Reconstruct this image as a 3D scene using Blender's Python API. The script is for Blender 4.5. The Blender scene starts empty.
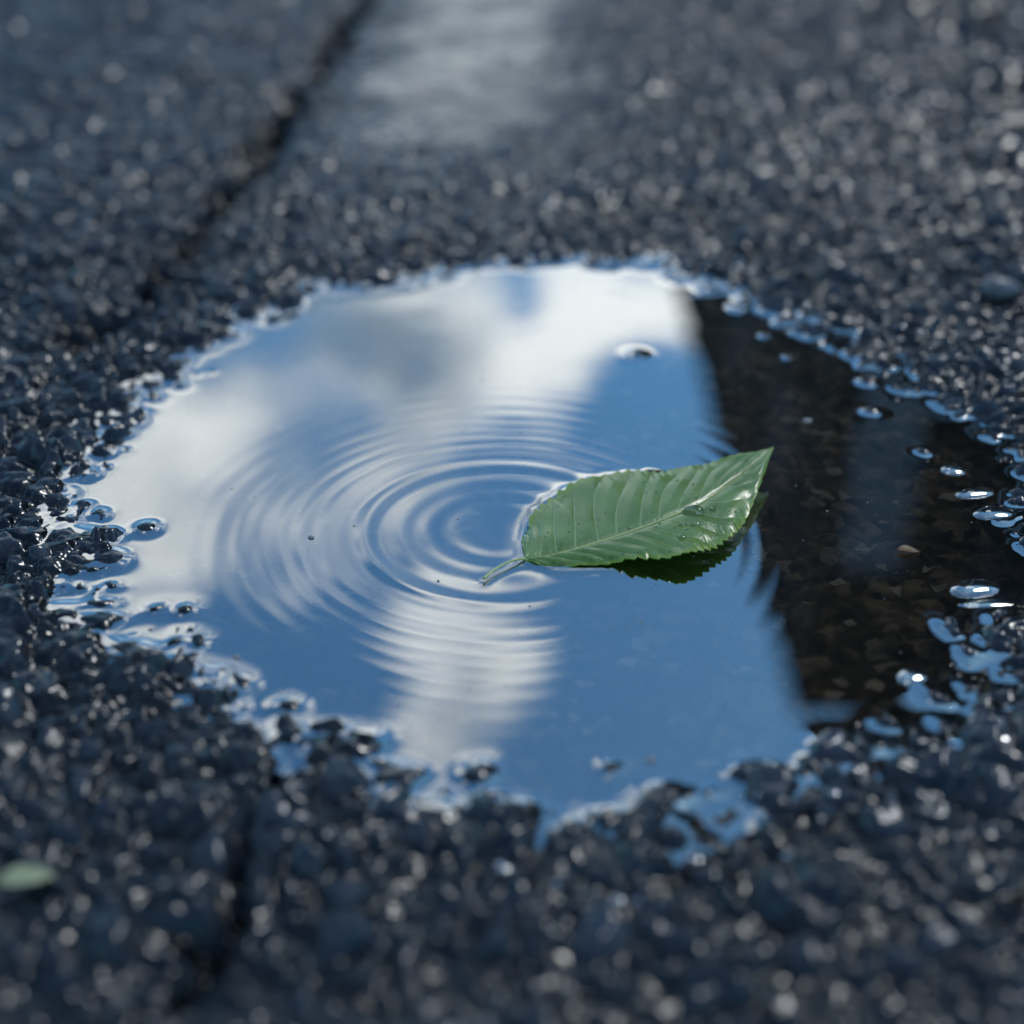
import bpy, math, numpy as np
from mathutils import Vector
rng=np.random.RandomState(7)
scene=bpy.context.scene
scene.view_settings.view_transform='Standard'
scene.view_settings.look='None'
scene.view_settings.exposure=0

# ------------------------------------------------------------ helpers
def N(nt,t,**k):
    n=nt.nodes.new(t)
    for a,b in k.items(): setattr(n,a,b)
    return n
def newmat(name):
    m=bpy.data.materials.new(name); m.use_nodes=True
    nt=m.node_tree; nt.nodes.clear()
    out=N(nt,'ShaderNodeOutputMaterial')
    return m,nt,out
def mth(nt,op,a,b=None,c=None,clamp=False):
    n=N(nt,'ShaderNodeMath',operation=op); n.use_clamp=clamp
    for i,v in enumerate((a,b,c)):
        if v is None: continue
        if isinstance(v,(int,float)): n.inputs[i].default_value=v
        else: nt.links.new(v,n.inputs[i])
    return n.outputs[0]
def ss(nt,v,a,b,o0=0.0,o1=1.0):
    n=N(nt,'ShaderNodeMapRange',interpolation_type='SMOOTHSTEP')
    nt.links.new(v,n.inputs[0])
    n.inputs[1].default_value=a;n.inputs[2].default_value=b
    n.inputs[3].default_value=o0;n.inputs[4].default_value=o1
    return n.outputs[0]
def mixc(nt,f,a,b):
    n=N(nt,'ShaderNodeMix',data_type='RGBA')
    if isinstance(f,(int,float)): n.inputs[0].default_value=f
    else: nt.links.new(f,n.inputs[0])
    for i,v in ((6,a),(7,b)):
        if isinstance(v,tuple): n.inputs[i].default_value=(*v,1)
        else: nt.links.new(v,n.inputs[i])
    return n.outputs[2]
def mesh_np(name,V,F,attrs=None,smooth=True,mat=None,parent=None):
    me=bpy.data.meshes.new(name)
    V=np.asarray(V,dtype=np.float32);F=np.asarray(F,dtype=np.int32)
    me.vertices.add(len(V)); me.vertices.foreach_set('co',V.ravel())
    k=F.shape[1]
    me.loops.add(F.size); me.loops.foreach_set('vertex_index',F.ravel())
    me.polygons.add(len(F)); me.polygons.foreach_set('loop_start',np.arange(0,F.size,k,dtype=np.int32))
    me.polygons.foreach_set('loop_total',np.full(len(F),k,dtype=np.int32))
    me.polygons.foreach_set('use_smooth',np.full(len(F),smooth))
    me.update(calc_edges=True)
    for an,av in (attrs or {}).items():
        a=me.attributes.new(an,'FLOAT','POINT'); a.data.foreach_set('value',np.asarray(av,dtype=np.float32).ravel())
    ob=bpy.data.objects.new(name,me); scene.collection.objects.link(ob)
    if mat: me.materials.append(mat)
    if parent: ob.parent=parent
    return ob
def sstep(a,b,x):
    t=np.clip((x-a)/(b-a),0,1); return t*t*(3-2*t)

TAB=rng.rand(6,512,512)
def vnoise(x,y,s,k=0):
    x=x/s+100;y=y/s+100
    i=np.floor(x).astype(int);j=np.floor(y).astype(int)
    fx=x-i;fy=y-j;fx=fx*fx*(3-2*fx);fy=fy*fy*(3-2*fy)
    T=TAB[k]
    g=lambda a,b:T[a%512,b%512]
    return (g(i,j)*(1-fx)+g(i+1,j)*fx)*(1-fy)+(g(i,j+1)*(1-fx)+g(i+1,j+1)*fx)*fy
def fbm(x,y,s,o=3,k=0):
    v=0;a=1;t=0
    for q in range(o):
        v=v+a*vnoise(x+q*3.1,y-q*1.7,s/2**q,(k+q)%6); t+=a;a*=.5
    return v/t
def voro(x,y,s,seed=0):
    X=x/s+50+seed*13.7;Y=y/s+50+seed*7.3
    i=np.floor(X).astype(int);j=np.floor(Y).astype(int)
    f1=np.full(X.shape,9.0);f2=f1.copy();r=np.zeros(X.shape);dx=r.copy();dy=r.copy();r2=r.copy()
    for a in(-1,0,1):
        for b in(-1,0,1):
            ii=(i+a)%512;jj=(j+b)%512
            px=i+a+.02+.96*TAB[0,ii,jj];py=j+b+.02+.96*TAB[1,ii,jj]
            ex=X-px;ey=Y-py;d=np.sqrt(ex*ex+ey*ey)
            c=d<f1
            f2=np.where(c,f1,np.minimum(f2,d))
            f1=np.where(c,d,f1)
            r=np.where(c,TAB[2,ii,jj],r);r2=np.where(c,TAB[3,ii,jj],r2)
            dx=np.where(c,ex,dx);dy=np.where(c,ey,dy)
    return f1,f2,r,r2,dx,dy

# ------------------------------------------------------------ puddle plan (metres)
OUT=np.array([(.0245,.693),(-.016,.683),(-.055,.664),(-.101,.637),(-.1235,.600),(-.126,.556),(-.147,.526),(-.152,.495),
(-.149,.462),(-.140,.419),(-.127,.387),(-.109,.376),(-.099,.356),(-.075,.336),(-.0586,.320),(-.037,.311),(-.0217,.293),
(-.003,.286),(.012,.281),(.0325,.283),(.055,.298),(.0795,.313),(.105,.314),(.132,.338),(.156,.368),(.1725,.419),
(.181,.470),(.172,.521),(.153,.572),(.133,.612),(.1085,.637),(.088,.661),(.065,.685)])
def polydist(x,y,P,closed=True):
    d=np.full(x.shape,1e9);ins=np.zeros(x.shape,bool)
    n=len(P)
    for k in range(n if closed else n-1):
        a=P[k];b=P[(k+1)%n];e=b-a
        t=np.clip(((x-a[0])*e[0]+(y-a[1])*e[1])/(e@e),0,1)
        d=np.minimum(d,np.hypot(x-a[0]-t*e[0],y-a[1]-t*e[1]))
        if closed:
            c=((a[1]>y)!=(b[1]>y))
            xi=(b[0]-a[0])*(y-a[1])/((b[1]-a[1]) or 1e-9)+a[0]
            ins^=(c&(x<xi))
    return np.where(ins,-d,d) if closed else d
CRACK=np.array([(.4,12.),(.0,4.),(-.10,2.2),(-.135,1.434),(-.146,1.17),(-.156,.968),(-.162,.792),(-.166,.70),(-.182,.60),(-.215,.5),(-.24,.36),(-.27,.1),(-.3,-2.)])
CRACK2=np.array([(-.058,.300),(-.066,.275),(-.066,.25),(-.074,.225)])
CRACK3=np.array([(.23,.80),(.29,.74),(.36,.72),(.5,.70)])

# ------------------------------------------------------------ ground grid
def axis2(lo,hi,s,mid,smid,far):
    core=list(np.arange(lo,hi,s))
    up=[];v=core[-1];st=s
    while v<mid: st=min(st*1.01,smid); v+=st; up.append(v)
    while v<far: st*=1.12; v+=st; up.append(v)
    return core,up
S=.00078
cx,ux=axis2(0,.20,S,.60,.0025,400)
px=np.array(cx+ux); xs=np.concatenate([-px[:0:-1],px])
cy,uy=axis2(.19,.70,S,1.75,.003,400)
ys=[];v=.19;st=S
while v>-.0: st=min(st*1.03,.004); v-=st; ys.append(v)
while v>-400: st*=1.13; v-=st; ys.append(v)
ys=np.array(ys[::-1]+cy+uy)
GX,GY=np.meshgrid(xs,ys)
step=np.maximum(np.gradient(GX,axis=1),np.gradient(GY,axis=0))
fine=1-sstep(.004,.02,step)

sd=polydist(GX,GY,OUT)
wob=(fbm(GX,GY,.026,3,1)-.5)*.022
sdw=sd+wob*np.exp(-np.abs(sd)/.06)
dep=.0080-.0030*sstep(.06,.12,GX)
base=np.where(sdw<0,-dep*(1-np.exp(sdw/.014)),.0052*(1-np.exp(-sdw/.018)))
base+= .003*(fbm(GX,GY,.07,2,2)-.5)*sstep(0,.05,sd)
# bound crushed aggregate: warped, angular chips of mixed size set in bitumen
def stones(s,seed,w=.6):
    f1,f2,r,r2,dx,dy=voro(GX+s*.45*fbm(GX,GY,s*.5,2,1),GY+s*.45*fbm(GX,GY,s*.5,2,2),s,seed)
    gap=(f2-f1)/w
    e=np.clip(gap,0,1)**.6
    e=e*(1.0-.15*(1-sstep(0,1,gap)))
    return e,1-.18*f1**2,r,r2,dx,dy
e,dm,r,r2,dx,dy=stones(.0145,0,.38)
big=e*dm*(.30+.80*r)+(dx*(r2-.5)+dy*(r-.5))*1.3*e
e2,dm2,q,q2,hx,hy=stones(.0080,2,.42)
sm=e2*dm2*(.05+1.1*q**1.4)+(hx*(q2-.5)+hy*(q-.5))*1.3*e2
sel=sstep(.44,.54,vnoise(GX,GY,.018,4))
h=big*sel*.0048+sm*(1-.85*sel)*.0040
e4,dm4,t,t2,tx,ty=stones(.0042,4,.5)
h+=e4*(.2+t)*.0010*(1-.7*sel)
h+=(fbm(GX,GY,.0045,3,5)-.5)*.0018
w3=voro(GX+.004*fbm(GX,GY,.008,2,1),GY+.004*fbm(GX,GY,.008,2,2),.026,5)
h+=np.where(w3[2]>.76,sstep(.05,.4,w3[1]-w3[0])*.0024,0)
h+=.0026*(fbm(GX,GY,.03,2,3)-.5)
h-=.0034
strip=sstep(-.17,-.06,GX+.04*(fbm(GX,GY,.1,2,1)-.5))*(1-sstep(-.01,.13,GX+.04*(fbm(GX,GY,.1,2,4)-.5)))*sstep(.62,1.08,GY)
strip2=np.clip(strip*(.62+.7*fbm(GX,GY,.05,3,2)),0,1)
h*=(1-.84*strip2)
amp=np.where(sd<0,1-.45*sstep(0,.03,-sd),1.0)
Z=base+h*amp*fine
# cracks
jit=(fbm(GX,GY,.03,4,3)-.5)*.040
jit2=(fbm(GX+5,GY,.03,4,0)-.5)*.040
dc=polydist(GX+jit,GY+jit2,CRACK,False)
wc=.0055+.011*vnoise(GX,GY,.05,2)
crk=np.exp(-(dc/wc)**2)*sstep(.56,.80,GY+.4*(vnoise(GX,GY,.05,1)-.5))*sstep(-.1,.3,vnoise(GX,GY,.035,5)+.35*(GY>1.1))
Z-=.016*crk*fine
dc2=polydist(GX+jit*.5,GY+jit2*.5,CRACK2,False)
c2=np.exp(-(dc2/.0035)**2)
Z-=.005*c2*fine
dc3=polydist(GX+jit*.5,GY+jit2*.5,CRACK3,False)
c3=np.exp(-(dc3/.003)**2)
Z-=.004*c3*fine
ISL=[(-.136,.406,.0075,.0022),(-.128,.427,.005,.0018),(.0545,.578,.0060,.0010),(-.0085,.2955,.0060,.0022),(.0265,.2985,.004,.0012),
     (-.064,.3255,.005,.0018),(-.103,.376,.0045,.0016),(.146,.52,.006,.0015),(.158,.485,.005,.0014),(.150,.548,.006,.0015),(.116,.60,.004,.0010),(.122,.575,.004,.0010)]
for (ix,iy,ir,ih) in ISL:
    d=np.hypot(GX-ix+jit*.1,(GY-iy+jit2*.1))/ir
    Z=np.where(d<2.2,np.maximum(Z,ih-.0030*d**2),Z)
dl=np.hypot((GX-.045),(GY-.43))
Z=np.where((dl<.09)&(sd<-.02),np.minimum(Z,-.0022),Z)

ny,nx=GX.shape
idx=np.arange(ny*nx).reshape(ny,nx)
F=np.stack([idx[:-1,:-1],idx[:-1,1:],idx[1:,1:],idx[1:,:-1]],-1).reshape(-1,4)
stone=np.where(sel>.5,r,q)
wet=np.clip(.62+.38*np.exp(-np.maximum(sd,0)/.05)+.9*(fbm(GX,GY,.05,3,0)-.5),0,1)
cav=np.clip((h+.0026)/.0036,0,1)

mat,nt,out=newmat('wet_asphalt')
L=nt.links.new
b=N(nt,'ShaderNodeBsdfPrincipled'); L(b.outputs[0],out.inputs[0])
geo=N(nt,'ShaderNodeNewGeometry'); pos=geo.outputs['Position']
at=N(nt,'ShaderNodeAttribute',attribute_name='stone'); aw=N(nt,'ShaderNodeAttribute',attribute_name='wet'); ac=N(nt,'ShaderNodeAttribute',attribute_name='relief')
asd=N(nt,'ShaderNodeAttribute',attribute_name='deep'); astr=N(nt,'ShaderNodeAttribute',attribute_name='strip'); ack=N(nt,'ShaderNodeAttribute',attribute_name='crack')
n1=N(nt,'ShaderNodeTexNoise'); n1.inputs['Scale'].default_value=700; n1.inputs['Detail'].default_value=2; L(pos,n1.inputs['Vector'])
n2=N(nt,'ShaderNodeTexNoise'); n2.inputs['Scale'].default_value=14; n2.inputs['Detail'].default_value=2; L(pos,n2.inputs['Vector'])
cr=N(nt,'ShaderNodeValToRGB'); L(at.outputs['Fac'],cr.inputs[0])
els=cr.color_ramp.elements
els[0].position=0;els[0].color=(.008,.011,.016,1);els[1].position=1;els[1].color=(.044,.056,.072,1)
x_=els.new(.6);x_.color=(.013,.019,.027,1)
x_=els.new(.88);x_.color=(.023,.031,.042,1)
gm=N(nt,'ShaderNodeMix',data_type='RGBA',blend_type='MULTIPLY'); gm.inputs[0].default_value=1
L(cr.outputs[0],gm.inputs[6])
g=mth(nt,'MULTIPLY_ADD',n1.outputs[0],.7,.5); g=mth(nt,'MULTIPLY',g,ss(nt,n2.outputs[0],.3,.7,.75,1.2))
g=mth(nt,'MULTIPLY',g,ss(nt,ac.outputs['Fac'],0,1,.25,1.1))  # colour follows chip height: low gaps darker, raised tops lighter
L(g,gm.inputs[7])
vb=N(nt,'ShaderNodeTexVoronoi'); vb.inputs['Scale'].default_value=220; L(pos,vb.inputs['Vector'])
sepc=N(nt,'ShaderNodeSeparateColor'); L(vb.outputs['Color'],sepc.inputs[0])
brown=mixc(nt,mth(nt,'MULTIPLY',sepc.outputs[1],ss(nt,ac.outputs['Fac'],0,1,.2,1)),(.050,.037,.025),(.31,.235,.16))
pal=mixc(nt,ss(nt,sepc.outputs[0],.94,.99),brown,(.46,.40,.31))
col=mixc(nt,asd.outputs['Fac'],gm.outputs[2],pal)
col=mixc(nt,ack.outputs['Fac'],col,(.004,.004,.005))
L(col,b.inputs['Base Color'])
rg=ss(nt,aw.outputs['Fac'],0,1,.38,.11)
rg=mth(nt,'MULTIPLY_ADD',n2.outputs[0],.06,rg)
rg=mth(nt,'MULTIPLY_ADD',asd.outputs['Fac'],.7,rg,clamp=True)
L(rg,b.inputs['Roughness'])
spc=mth(nt,'MULTIPLY',mth(nt,'SUBTRACT',1.0,ack.outputs['Fac']),.66)
spc=mth(nt,'MULTIPLY_ADD',astr.outputs['Fac'],.25,spc)
spc=mth(nt,'MULTIPLY',spc,mth(nt,'SUBTRACT',1.0,asd.outputs['Fac']))
L(spc,b.inputs['Specular IOR Level'])
bp=N(nt,'ShaderNodeBump'); bp.inputs['Distance'].default_value=.0005
L(ss(nt,aw.outputs['Fac'],0,1,.45,.12),bp.inputs['Strength'])
L(n1.outputs[0],bp.inputs['Height'])
L(bp.outputs[0],b.inputs['Normal'])
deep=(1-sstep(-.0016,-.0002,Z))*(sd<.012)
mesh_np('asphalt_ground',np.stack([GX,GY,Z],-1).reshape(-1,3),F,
  {'stone':stone,'wet':wet,'deep':deep,'strip':strip2,'relief':np.maximum(cav,strip2),'crack':np.clip(crk*.97+c2*.6+c3*.5,0,1)*fine},True,mat)

# ------------------------------------------------------------ leaf skeleton
ST=[0,.1,.25,.4,.55,.7,.85,1]
MID=np.array([(.0043,.4045,.0012),(.0120,.406,.0016),(.0246,.4107,.0026),(.0385,.4176,.0036),(.0519,.4256,.0044),(.0655,.4355,.0050),(.0803,.4508,.0065),(.0967,.4692,.0095)])
UP=np.array([(.0043,.4045,.0012),(.0036,.4195,.0009),(.0098,.4415,.0009),(.0250,.4580,.001),(.0453,.4655,.0012),(.0624,.4665,.003),(.0790,.4680,.0058),(.0967,.4692,.0095)])
LO=np.array([(.0043,.4045,.0012),(.0109,.401,.0008),(.0258,.4005,.001),(.0424,.4005,.0028),(.0588,.4013,.0052),(.0731,.4128,.0040),(.0845,.4358,.0042),(.0967,.4692,.0095)])
def cat(P,s):
    ST_=np.array(ST); s=np.clip(s,0,1)
    k=np.clip(np.searchsorted(ST_,s,side='right')-1,0,len(ST)-2)
    T=np.zeros_like(P)
    for c in range(3): T[:,c]=np.gradient(P[:,c],ST_)
    hh=(ST_[k+1]-ST_[k]);t=((s-ST_[k])/hh)[...,None];hh=hh[...,None]
    a=P[k];b_=P[k+1];m0=T[k]*hh;m1=T[k+1]*hh
    return (2*t**3-3*t**2+1)*a+(t**3-2*t**2+t)*m0+(-2*t**3+3*t**2)*b_+(t**3-t**2)*m1
NS,NT=420,70
sv=np.linspace(0,1,NS)
def leafpt(s,t):
    s=np.asarray(s,float);t=np.asarray(t,float)
    m=cat(MID,s);u=cat(UP,s);l=cat(LO,s)
    a=np.abs(t)
    ph=(s*34+.8*np.sin(s*9)+.3*(t>0))%1.0
    saw=np.where(ph<.72,ph/.72,(1-ph)/.28)
    env=np.clip(np.sin(np.pi*s),0,1)**.4
    ser=(1+(saw-.5)*(.065+.03*np.sin(s*23+t))*env*sstep(.6,1,a)+.02*np.sin(s*17)*a)
    e=np.where((t>=0)[...,None],u,l)
    p=m+(e-m)*(a*ser)[...,None]
    wv=((s-.17*a**1.15+.006*np.sin(s*31+2*np.sign(t)))*12.5+.25*(t>0))%1.0
    dv=np.minimum(wv,1-wv)*2
    pil=np.sqrt(np.clip(dv,0,1))
    pz=.0020*a*(1-a)*env*1.3 + .00060*pil*sstep(.02,.25,a)*(1-.5*sstep(.7,1,a))*env - .0006*np.exp(-(a/.05)**2)
    p=p.copy();p[...,2]+=pz+.0005*np.sin(s*38+a*6)*a*a+.0007*np.sin(s*11+t*3)*a
    vein=np.maximum(np.exp(-(dv/.065)**2)*(1-.6*a),np.exp(-(a/.020)**2))
    return p,vein
tv=np.linspace(-1,1,2*NT+1)
SS,TT=np.meshgrid(sv,tv,indexing='ij')
LP,LV=leafpt(SS,TT)
li=np.arange(SS.size).reshape(SS.shape)
LF=np.stack([li[:-1,:-1],li[1:,:-1],li[1:,1:],li[:-1,1:]],-1).reshape(-1,4)

# ------------------------------------------------------------ water
i0=np.searchsorted(xs,-.195);i1=np.searchsorted(xs,.198)
j0=np.searchsorted(ys,.24);j1=np.searchsorted(ys,.72)
WX=GX[j0:j1,i0:i1];WY=GY[j0:j1,i0:i1];WG=Z[j0:j1,i0:i1]
def blur(a,sig):
    n0,n1=a.shape
    k0=np.fft.fftfreq(n0)[:,None];k1=np.fft.rfftfreq(n1)[None]
    return np.fft.irfft2(np.fft.rfft2(a)*np.exp(-2*(np.pi*sig)**2*(k0**2+k1**2)),s=a.shape)
mask=(WG>.0002).astype(float)
W=.0006*np.clip(blur(mask,.0015/S),0,1)+.0009*np.clip(blur(mask,.0035/S),0,1)
R0=np.hypot(WX+.004,WY-.427)
shore=np.clip(-sd[j0:j1,i0:i1]/.03,0,1)
rp=np.zeros_like(W)
R0=R0+.0012*(fbm(WX,WY,.05,2,2)-.5)
def ring(r0,w,lam,A): return A*np.exp(-((R0-r0)/w)**2)*np.cos(2*np.pi*(R0-r0)/lam)
rp+=ring(.047,.008,.0125,.000105)+ring(.025,.012,.0105,.000042)+ring(.069,.014,.0075,.000026)+ring(.03,.03,.021,.00003)+ring(.09,.02,.009,.000013)
ang=np.arctan2(WY-.427,WX+.004)
W+=rp*shore*(.75+.35*np.sin(ang*2+1))
W+=.00010*(blur(fbm(WX,WY,.030,2,4),4)-.5)*shore
EDGE=np.concatenate([cat(LO,np.linspace(.40,0,12)),cat(UP,np.linspace(.02,.62,18))])[:,:2]
de=polydist(WX,WY,EDGE,False)
W+=.0007*np.exp(-de/.0028)
PET=np.array([(.0043,.4045),(-.0088,.392)])
W+=.0003*np.exp(-polydist(WX,WY,PET,False)/.0015)
wi=np.arange(WX.size).reshape(WX.shape)
keep=(W-WG)>-.0006
kq=keep[:-1,:-1]|keep[1:,:-1]|keep[:-1,1:]|keep[1:,1:]
kq&=(sd[j0:j1,i0:i1][:-1,:-1]<.024)
WF=np.stack([wi[:-1,:-1],wi[:-1,1:],wi[1:,1:],wi[1:,:-1]],-1)[kq]
used=np.unique(WF);remap=np.zeros(WX.size,int);remap[used]=np.arange(len(used))
WV=np.stack([WX,WY,W],-1).reshape(-1,3)[used]
mat,nt,out=newmat('puddle_water');L=nt.links.new
gl=N(nt,'ShaderNodeBsdfGlossy');gl.inputs['Roughness'].default_value=.012;gl.inputs['Color'].default_value=(.97,.99,1,1)
tr=N(nt,'ShaderNodeBsdfTransparent');tr.inputs['Color'].default_value=(.90,.88,.84,1)
fr=N(nt,'ShaderNodeFresnel');fr.inputs['IOR'].default_value=1.33
f=mth(nt,'MULTIPLY_ADD',fr.outputs[0],1.8,.42,clamp=True)
mx=N(nt,'ShaderNodeMixShader');L(f,mx.inputs[0]);L(tr.outputs[0],mx.inputs[1]);L(gl.outputs[0],mx.inputs[2]);L(mx.outputs[0],out.inputs[0])
water_mat=mat
mesh_np('puddle_water',WV,remap[WF],None,True,mat)

# ------------------------------------------------------------ leaf objects
leaf=bpy.data.objects.new('green_leaf',None);scene.collection.objects.link(leaf)
mat,nt,out=newmat('leaf_blade');L=nt.links.new
va=N(nt,'ShaderNodeAttribute',attribute_name='vein');ea=N(nt,'ShaderNodeAttribute',attribute_name='edge')
geo=N(nt,'ShaderNodeNewGeometry')
n1=N(nt,'ShaderNodeTexNoise');n1.inputs['Scale'].default_value=60;n1.inputs['Detail'].default_value=4;L(geo.outputs['Position'],n1.inputs['Vector'])
n3=N(nt,'ShaderNodeTexVoronoi');n3.inputs['Scale'].default_value=900;L(geo.outputs['Position'],n3.inputs['Vector'])
c=mixc(nt,ss(nt,n1.outputs[0],.3,.7),(.155,.30,.050),(.25,.42,.095))
c=mixc(nt,va.outputs['Fac'],c,(.50,.62,.28))
c=mixc(nt,ss(nt,ea.outputs['Fac'],.86,1.0),c,(.30,.46,.03))
b=N(nt,'ShaderNodeBsdfPrincipled');L(c,b.inputs['Base Color']);b.inputs['Roughness'].default_value=.36;b.inputs['Specular IOR Level'].default_value=.7
b.inputs['Coat Weight'].default_value=.6;b.inputs['Coat Roughness'].default_value=.20;b.inputs['Coat IOR'].default_value=1.5
bp=N(nt,'ShaderNodeBump');bp.inputs['Strength'].default_value=.3;bp.inputs['Distance'].default_value=.0003;L(n3.outputs['Distance'],bp.inputs['Height']);L(bp.outputs[0],b.inputs['Normal'])
tl=N(nt,'ShaderNodeBsdfTranslucent');tl.inputs[0].default_value=(.34,.58,.04,1)
mx=N(nt,'ShaderNodeMixShader');mx.inputs[0].default_value=.20;L(b.outputs[0],mx.inputs[1]);L(tl.outputs[0],mx.inputs[2]);L(mx.outputs[0],out.inputs[0])
ob=mesh_np('blade',LP.reshape(-1,3),LF,{'vein':LV,'edge':np.abs(TT)},True,mat,leaf)
so=ob.modifiers.new('thickness','SOLIDIFY');so.thickness=.00035;so.offset=0
def tube(name,P,rad,mat,parent,n=10):
    P=np.array(P);V=[];Fq=[]
    T=np.gradient(P,axis=0)
    for k,(p,t) in enumerate(zip(P,T)):
        t=t/np.linalg.norm(t);a=np.cross(t,(0,0,1));a/=np.linalg.norm(a);bb=np.cross(a,t)
        for q in range(n):
            an=2*math.pi*q/n;V.append(p+rad[k]*(a*math.cos(an)+bb*math.sin(an)))
    for k in range(len(P)-1):
        for q in range(n): Fq.append((k*n+q,k*n+(q+1)%n,(k+1)*n+(q+1)%n,(k+1)*n+q))
    return mesh_np(name,V,Fq,None,True,mat,parent)
mat,nt,out=newmat('leaf_stem')
b=N(nt,'ShaderNodeBsdfPrincipled');b.inputs['Base Color'].default_value=(.62,.68,.24,1);b.inputs['Roughness'].default_value=.4;nt.links.new(b.outputs[0],out.inputs[0])
t=np.linspace(0,1,16)
P=np.stack([.0043-.0135*t,.4045-.0128*t+.0022*np.sin(t*3),.0014+.0006*np.sin(t*3)],-1)
tube('petiole',P,.00052-.00012*np.sin(t*3),mat,leaf)
smm=np.linspace(0,.93,60);mp=cat(MID,smm);mp[:,2]-=.0003
tube('midrib',mp,.0005*(1-smm)+.00012,mat,leaf)
mat,nt,out=newmat('water_drop')
b=N(nt,'ShaderNodeBsdfGlass');b.inputs['IOR'].default_value=1.45;b.inputs['Roughness'].default_value=0.0;nt.links.new(b.outputs[0],out.inputs[0])
def dome(V,Fq,p,nrm,ra,rb,ht,ang,seg=14,rings=6):
    nrm=np.array(nrm)/np.linalg.norm(nrm);a=np.cross(nrm,(0,1,0));a/=np.linalg.norm(a);bb=np.cross(nrm,a)
    o=len(V);c_,s_=math.cos(ang),math.sin(ang)
    for k in range(rings+1):
        th=math.pi/2*k/rings
        for q in range(seg):
            ph=2*math.pi*q/seg;w=1+.12*math.sin(ph*2+ang*5)+.06*math.sin(3*ph+ang)
            x=ra*math.cos(ph)*math.cos(th)*w;y=rb*math.sin(ph)*math.cos(th)*w
            V.append(p+a*(x*c_-y*s_)+bb*(x*s_+y*c_)+nrm*ht*math.sin(th))
    for k in range(rings):
        for q in range(seg):
            Fq.append((o+k*seg+q,o+k*seg+(q+1)%seg,o+(k+1)*seg+(q+1)%seg,o+(k+1)*seg+q))
V=[];Fq=[]
DR=[(.66,-.16,.0042,.0030),(.63,-.46,.0018,.0015),(.59,-.36,.0015,.0012),(.56,-.62,.0020,.0016),(.72,-.34,.0013,.0011)]
for k in range(90): DR.append((rng.uniform(.08,.93),rng.uniform(-.9,.9),*(rng.uniform(.00025,.0006)*np.ones(2))))
for (s_,t_,ra,rb) in DR:
    p0=leafpt([s_],[t_])[0][0];p1=leafpt([s_+.01],[t_])[0][0];p2=leafpt([s_],[t_+.03])[0][0]
    n_=np.cross(p1-p0,p2-p0);n_=n_*np.sign(n_[2])
    dome(V,Fq,p0+np.array([0,0,.00020]),n_,ra,rb,(ra+rb)*.34,rng.rand()*3,18,8)
mesh_np('droplets',V,Fq,None,True,mat,leaf)

# ------------------------------------------------------------ beads of water standing on the asphalt
def gz(x,y):
    i=np.clip(np.searchsorted(xs,x),1,nx-2);j=np.clip(np.searchsorted(ys,y),1,ny-2)
    return Z[j-2:j+3,i-2:i+3].mean()
V=[];Fq=[]
BD=[(.168,.452,.007,.004),(.171,.437,.008,.005),(.150,.388,.008,.0055),(.152,.379,.010,.0025),(.118,.340,.0045,.0045),(.165,.47,.005,.004),
    (.098,.652,.014,.003)]
cnt=0
while cnt<60:
    a=rng.randint(17,32);pt=OUT[a]+(OUT[(a+1)%len(OUT)]-OUT[a])*rng.rand()
    cc_=pt-np.array([.01,.47]);cc_/=np.linalg.norm(cc_);pt=pt+cc_*rng.uniform(.004,.045)
    ra=rng.uniform(.0008,.0020);BD.append((pt[0],pt[1],ra*1.4,ra));cnt+=1
for (x,y,ra,rb) in BD:
    z=max(gz(x,y),-.0002)
    dome(V,Fq,np.array([x,y,z]),(0,0,1),ra,rb,min(ra,rb)*.32,rng.rand()*.6-.3,20,7)
mesh_np('water_beads',V,Fq,None,True,water_mat)

# ------------------------------------------------------------ floating grit, pebbles, fallen scraps
def scatter(name,pts,mat,flat=.35,seg=7):
    V=[];Fq=[]
    for (x,y,z,ra) in pts:
        o=len(V);ph0=rng.rand()*6;w=rng.uniform(.6,1.2,seg);as_=rng.uniform(.6,1)
        for k,(rr,zz) in enumerate(((.75,-.6),(1,0),(.7,.7),(.02,.9))):
            for q in range(seg):
                an=ph0+2*math.pi*q/seg
                V.append((x+ra*rr*w[q]*math.cos(an),y+ra*rr*w[q]*math.sin(an)*as_,z+ra*flat*zz))
        for k in range(3):
            for q in range(seg): Fq.append((o+k*seg+q,o+k*seg+(q+1)%seg,o+(k+1)*seg+(q+1)%seg,o+(k+1)*seg+q))
    return mesh_np(name,V,Fq,None,True,mat)
def simple(name,c1,c2,rough,sc=300):
    m,nt,out=newmat(name);b=N(nt,'ShaderNodeBsdfPrincipled');nn=N(nt,'ShaderNodeTexNoise');nn.inputs['Scale'].default_value=sc
    g=N(nt,'ShaderNodeNewGeometry');nt.links.new(g.outputs['Position'],nn.inputs['Vector'])
    nt.links.new(mixc(nt,ss(nt,nn.outputs[0],.35,.65),c1,c2),b.inputs['Base Color']);b.inputs['Roughness'].default_value=rough
    nt.links.new(b.outputs[0],out.inputs[0]);return m
pts=[]
for k in range(110):
    x,y=rng.uniform(-.14,.17),rng.uniform(.28,.68)
    if polydist(np.array([x]),np.array([y]),OUT)[0]<-.008: pts.append((x,y,.0001,rng.uniform(.0002,.0006)))
pts+=[(-.069,.4205,.0002,.0014),(-.083,.350,.0002,.0013),(.038,.302,.0002,.0015),(.118,.512,.0002,.0022)]
scatter('floating_grit',pts,simple('pale_grit',(.28,.28,.26),(.42,.41,.38),.6),.3)
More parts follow.
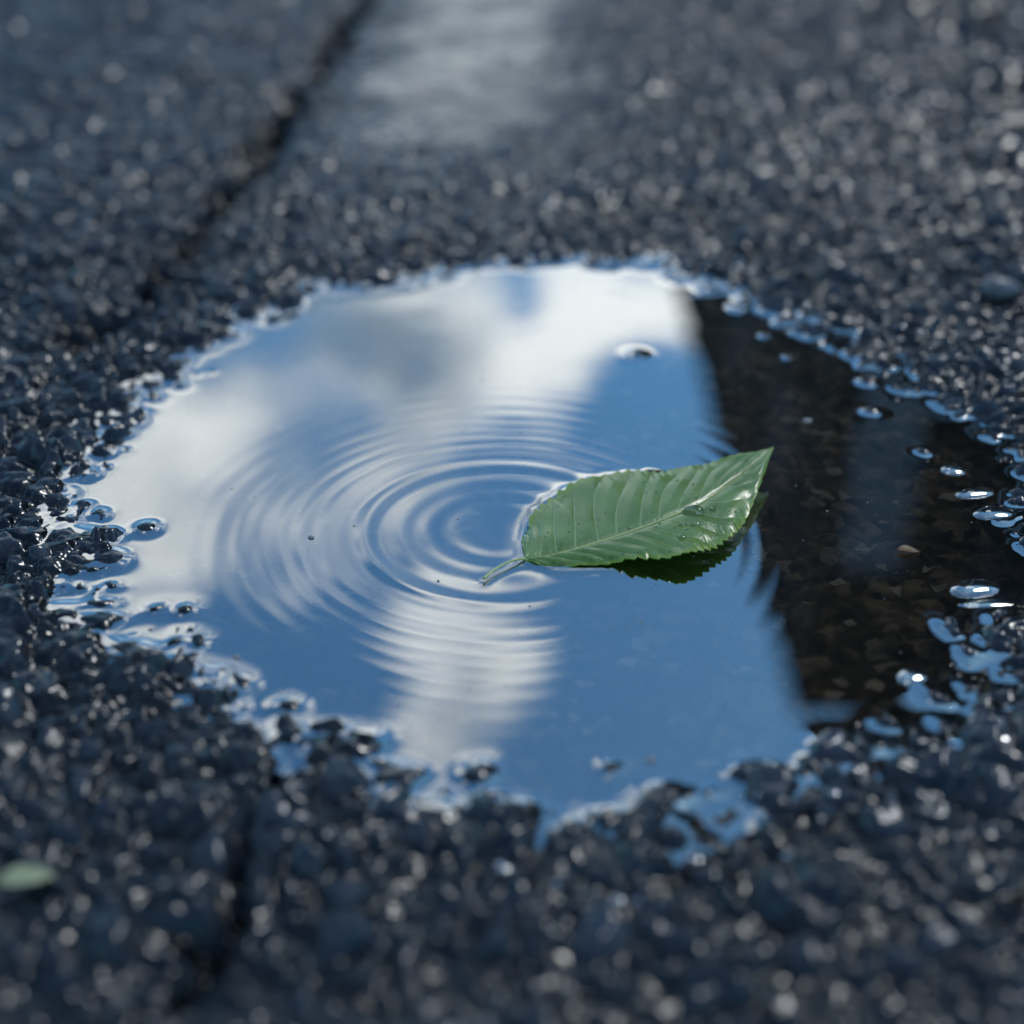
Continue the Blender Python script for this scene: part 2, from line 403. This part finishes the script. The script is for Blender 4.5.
scatter('pebbles',[(-.128,.87,gz(-.128,.87)+.003,.006),(-.137,.83,gz(-.137,.83)+.002,.004),(.232,.645,gz(.232,.645)+.003,.011)],simple('pebble_stone',(.15,.15,.16),(.26,.26,.265),.35),.55,9)
def scrap(name,x,y,z,ln,wd,ang,mat):
    n=24;m=6;V=[];Fq=[]
    for i in range(n+1):
        s=i/n;w=wd*math.sin(math.pi*s**.85)**.8
        for j in range(-m,m+1):
            a=j/m;lx=(s-.5)*ln;ly=a*w
            V.append((x+lx*math.cos(ang)-ly*math.sin(ang),y+lx*math.sin(ang)+ly*math.cos(ang),z+.1*ln*(a*a)*.6+.06*ln*math.sin(s*5)))
    k=2*m+1
    for i in range(n):
        for j in range(2*m): Fq.append((i*k+j,i*k+j+1,(i+1)*k+j+1,(i+1)*k+j))
    return mesh_np(name,V,Fq,None,True,mat)
scrap('fallen_leaf',-.115,.250,.0074,.014,.0036,.35,simple('yellow_green_leaf',(.34,.38,.20),(.48,.50,.30),.5))
scrap('fallen_leaf',.134,.411,.0006,.008,.0022,0,simple('brown_leaf',(.20,.10,.04),(.28,.15,.07),.5))

# ------------------------------------------------------------ building
bld=bpy.data.objects.new('brick_building',None);scene.collection.objects.link(bld)
def boxes(name,B,mat):
    V=[];Fq=[]
    for (x0,x1,y0,y1,z0,z1) in B:
        o=len(V)
        V+=[(x0,y0,z0),(x1,y0,z0),(x1,y1,z0),(x0,y1,z0),(x0,y0,z1),(x1,y0,z1),(x1,y1,z1),(x0,y1,z1)]
        Fq+=[(o,o+3,o+2,o+1),(o+4,o+5,o+6,o+7),(o,o+1,o+5,o+4),(o+1,o+2,o+6,o+5),(o+2,o+3,o+7,o+6),(o+3,o,o+4,o+7)]
    return mesh_np(name,V,Fq,None,False,mat,bld)
m,nt,out=newmat('dark_brick');L=nt.links.new
tc=N(nt,'ShaderNodeTexCoord');br=N(nt,'ShaderNodeTexBrick');mp_=N(nt,'ShaderNodeMapping');mp_.inputs['Rotation'].default_value=(math.radians(90),0,0)
L(tc.outputs['Object'],mp_.inputs[0]);L(mp_.outputs[0],br.inputs[0]);br.inputs['Scale'].default_value=4
br.inputs['Color1'].default_value=(.045,.032,.026,1);br.inputs['Color2'].default_value=(.035,.026,.022,1);br.inputs['Mortar'].default_value=(.05,.047,.043,1)
b=N(nt,'ShaderNodeBsdfPrincipled');L(br.outputs[0],b.inputs['Base Color']);b.inputs['Roughness'].default_value=.9;b.inputs['Specular IOR Level'].default_value=.1;L(b.outputs[0],out.inputs[0])
boxes('walls',[(4,26,15.8,70,-.1,11.7)],m)
con=simple('grey_render',(.15,.16,.18),(.23,.24,.26),.8,3)
boxes('parapet',[(3.93,26.07,15.73,70.07,11.7,12.0)],m)
boxes('pilaster',[(4.25,5.05,15.70,15.797,4.5,9.6)],con)
W_=[];Fm=[]
for fl in range(3):
    z0=1.4+fl*3.4
    for k in range(6):
        x0=6+k*3.2
        W_.append((x0,x0+1.5,15.775,15.797,z0,z0+1.9))
        Fm.append((x0-.1,x0+1.6,15.70,15.797,z0-.14,z0-.003))
    for k in range(12):
        y0=18+k*4.2
        W_.append((3.975,3.997,y0,y0+1.6,z0,z0+1.9))
        Fm.append((3.90,3.997,y0-.1,y0+1.7,z0-.14,z0-.003))
gm_=simple('window_glass',(.020,.024,.03),(.03,.034,.04),.6,2)
gm_.node_tree.nodes['Principled BSDF'].inputs['Specular IOR Level'].default_value=.1
boxes('windows',W_,gm_);boxes('sills',Fm,simple('sill',(.06,.06,.06),(.08,.08,.08),.8,5))

# ------------------------------------------------------------ sky
w=bpy.data.worlds.new("World");scene.world=w;w.use_nodes=True;nt=w.node_tree;nt.nodes.clear();L=nt.links.new
out=N(nt,'ShaderNodeOutputWorld');bg=N(nt,'ShaderNodeBackground');L(bg.outputs[0],out.inputs[0]);bg.inputs[1].default_value=.10
sk=N(nt,'ShaderNodeTexSky',sky_type='NISHITA');sk.sun_disc=False;sk.sun_elevation=math.radians(50);sk.sun_rotation=math.radians(40);sk.air_density=1.0;sk.dust_density=.4;sk.ozone_density=2.0
tc=N(nt,'ShaderNodeTexCoord');D=tc.outputs['Generated']
nz=N(nt,'ShaderNodeTexNoise');nz.inputs['Scale'].default_value=5.0;nz.inputs['Detail'].default_value=4;nz.inputs['Roughness'].default_value=.6;L(D,nz.inputs['Vector'])
nb=N(nt,'ShaderNodeTexNoise');nb.inputs['Scale'].default_value=9.0;nb.inputs['Detail'].default_value=3;L(D,nb.inputs['Vector'])
sp=N(nt,'ShaderNodeSeparateXYZ');L(D,sp.inputs[0])
az=mth(nt,'MULTIPLY',mth(nt,'ARCTAN2',sp.outputs[0],sp.outputs[1]),57.2958)
el=mth(nt,'MULTIPLY',mth(nt,'ARCSINE',sp.outputs[2]),57.2958)
cb=N(nt,'ShaderNodeCombineXYZ');L(az,cb.inputs[0]);L(el,cb.inputs[1])
wn=N(nt,'ShaderNodeVectorMath',operation='MULTIPLY_ADD');L(nb.outputs['Color'],wn.inputs[0]);wn.inputs[1].default_value=(11,9,0)
sub=N(nt,'ShaderNodeVectorMath',operation='ADD');sub.inputs[1].default_value=(-5.5,-4.5,0);L(cb.outputs[0],wn.inputs[2]);L(wn.outputs[0],sub.inputs[0])
P2=sub.outputs[0]
def blob(a,e,sa,se,rot=0):
    m=N(nt,'ShaderNodeMapping',vector_type='TEXTURE');L(P2,m.inputs[0])
    m.inputs['Location'].default_value=(a,e,0);m.inputs['Rotation'].default_value=(0,0,math.radians(rot));m.inputs['Scale'].default_value=(sa,se,1)
    l=N(nt,'ShaderNodeVectorMath',operation='DOT_PRODUCT');L(m.outputs[0],l.inputs[0]);L(m.outputs[0],l.inputs[1])
    return mth(nt,'EXPONENT',mth(nt,'MULTIPLY',l.outputs['Value'],-1))
dens=mth(nt,'MULTIPLY_ADD',nz.outputs[0],2.2,-1.1)
for a,e,sa,se,rot,wt in [(-15,27.5,6,4,20,.80),(-7,22.5,7,3.5,-10,.62),(-4,26.0,4,2.2,-25,.50),(4,21.3,4.5,2.0,0,1.0),(-2.4,36,3.4,3.5,-12,.92),(-18,31,3.5,2.0,0,.62),
        (-4,40,2.8,2.0,0,.6),(0,12,8,4.5,0,1.0),
        (-10,34.5,6,2.4,12,-1.0),(0,20.4,1.8,1.0,0,-.6),(5.5,26.0,4.0,2.6,0,-.9),(9,37,7,6.5,0,-1.0)]:
    dens=mth(nt,'MULTIPLY_ADD',blob(a,e,sa,se,rot),wt,dens)
cov=ss(nt,dens,.0,.74)
gray=mth(nt,'MULTIPLY',blob(-5.5,22.8,3.6,2.3,20),.75)
gray=mth(nt,'ADD',gray,ss(nt,nz.outputs[0],.62,.36,0,.65),clamp=True)
gray=mth(nt,'SUBTRACT',gray,mth(nt,'MULTIPLY',blob(4,21.3,4,1.8),.5),clamp=True)
gray=mth(nt,'SUBTRACT',gray,mth(nt,'MULTIPLY',blob(0,12,8,4.5),.5),clamp=True)
gray=mth(nt,'SUBTRACT',gray,mth(nt,'MULTIPLY',blob(-14,28,4,2.0),.35),clamp=True)
cc=mixc(nt,gray,(13.6,14.1,14.2),(2.9,4.0,5.2))
tint=N(nt,'ShaderNodeMix',data_type='RGBA',blend_type='MULTIPLY');tint.inputs[0].default_value=1;L(sk.outputs[0],tint.inputs[6]);tint.inputs[7].default_value=(.55,1.00,1.18,1)
L(mixc(nt,cov,tint.outputs[2],cc),bg.inputs[0])

sun=bpy.data.lights.new('sun','SUN');sun.energy=.9;sun.angle=math.radians(10);sun.color=(1,.985,.96)
so=bpy.data.objects.new('sun',sun);scene.collection.objects.link(so)
a,e=math.radians(40),math.radians(50)
d=Vector((math.sin(a)*math.cos(e),math.cos(a)*math.cos(e),math.sin(e)))
so.rotation_euler=d.to_track_quat('Z','Y').to_euler()

# ------------------------------------------------------------ camera
cam=bpy.data.cameras.new('camera');co=bpy.data.objects.new('camera',cam);scene.collection.objects.link(co)
co.location=(0,0,.25);co.rotation_euler=(math.radians(90-29.7),0,0)
cam.lens=50;cam.sensor_width=36;cam.clip_start=.01;cam.clip_end=2000
cam.dof.use_dof=True;cam.dof.focus_distance=.487;cam.dof.aperture_fstop=4.0
scene.camera=co
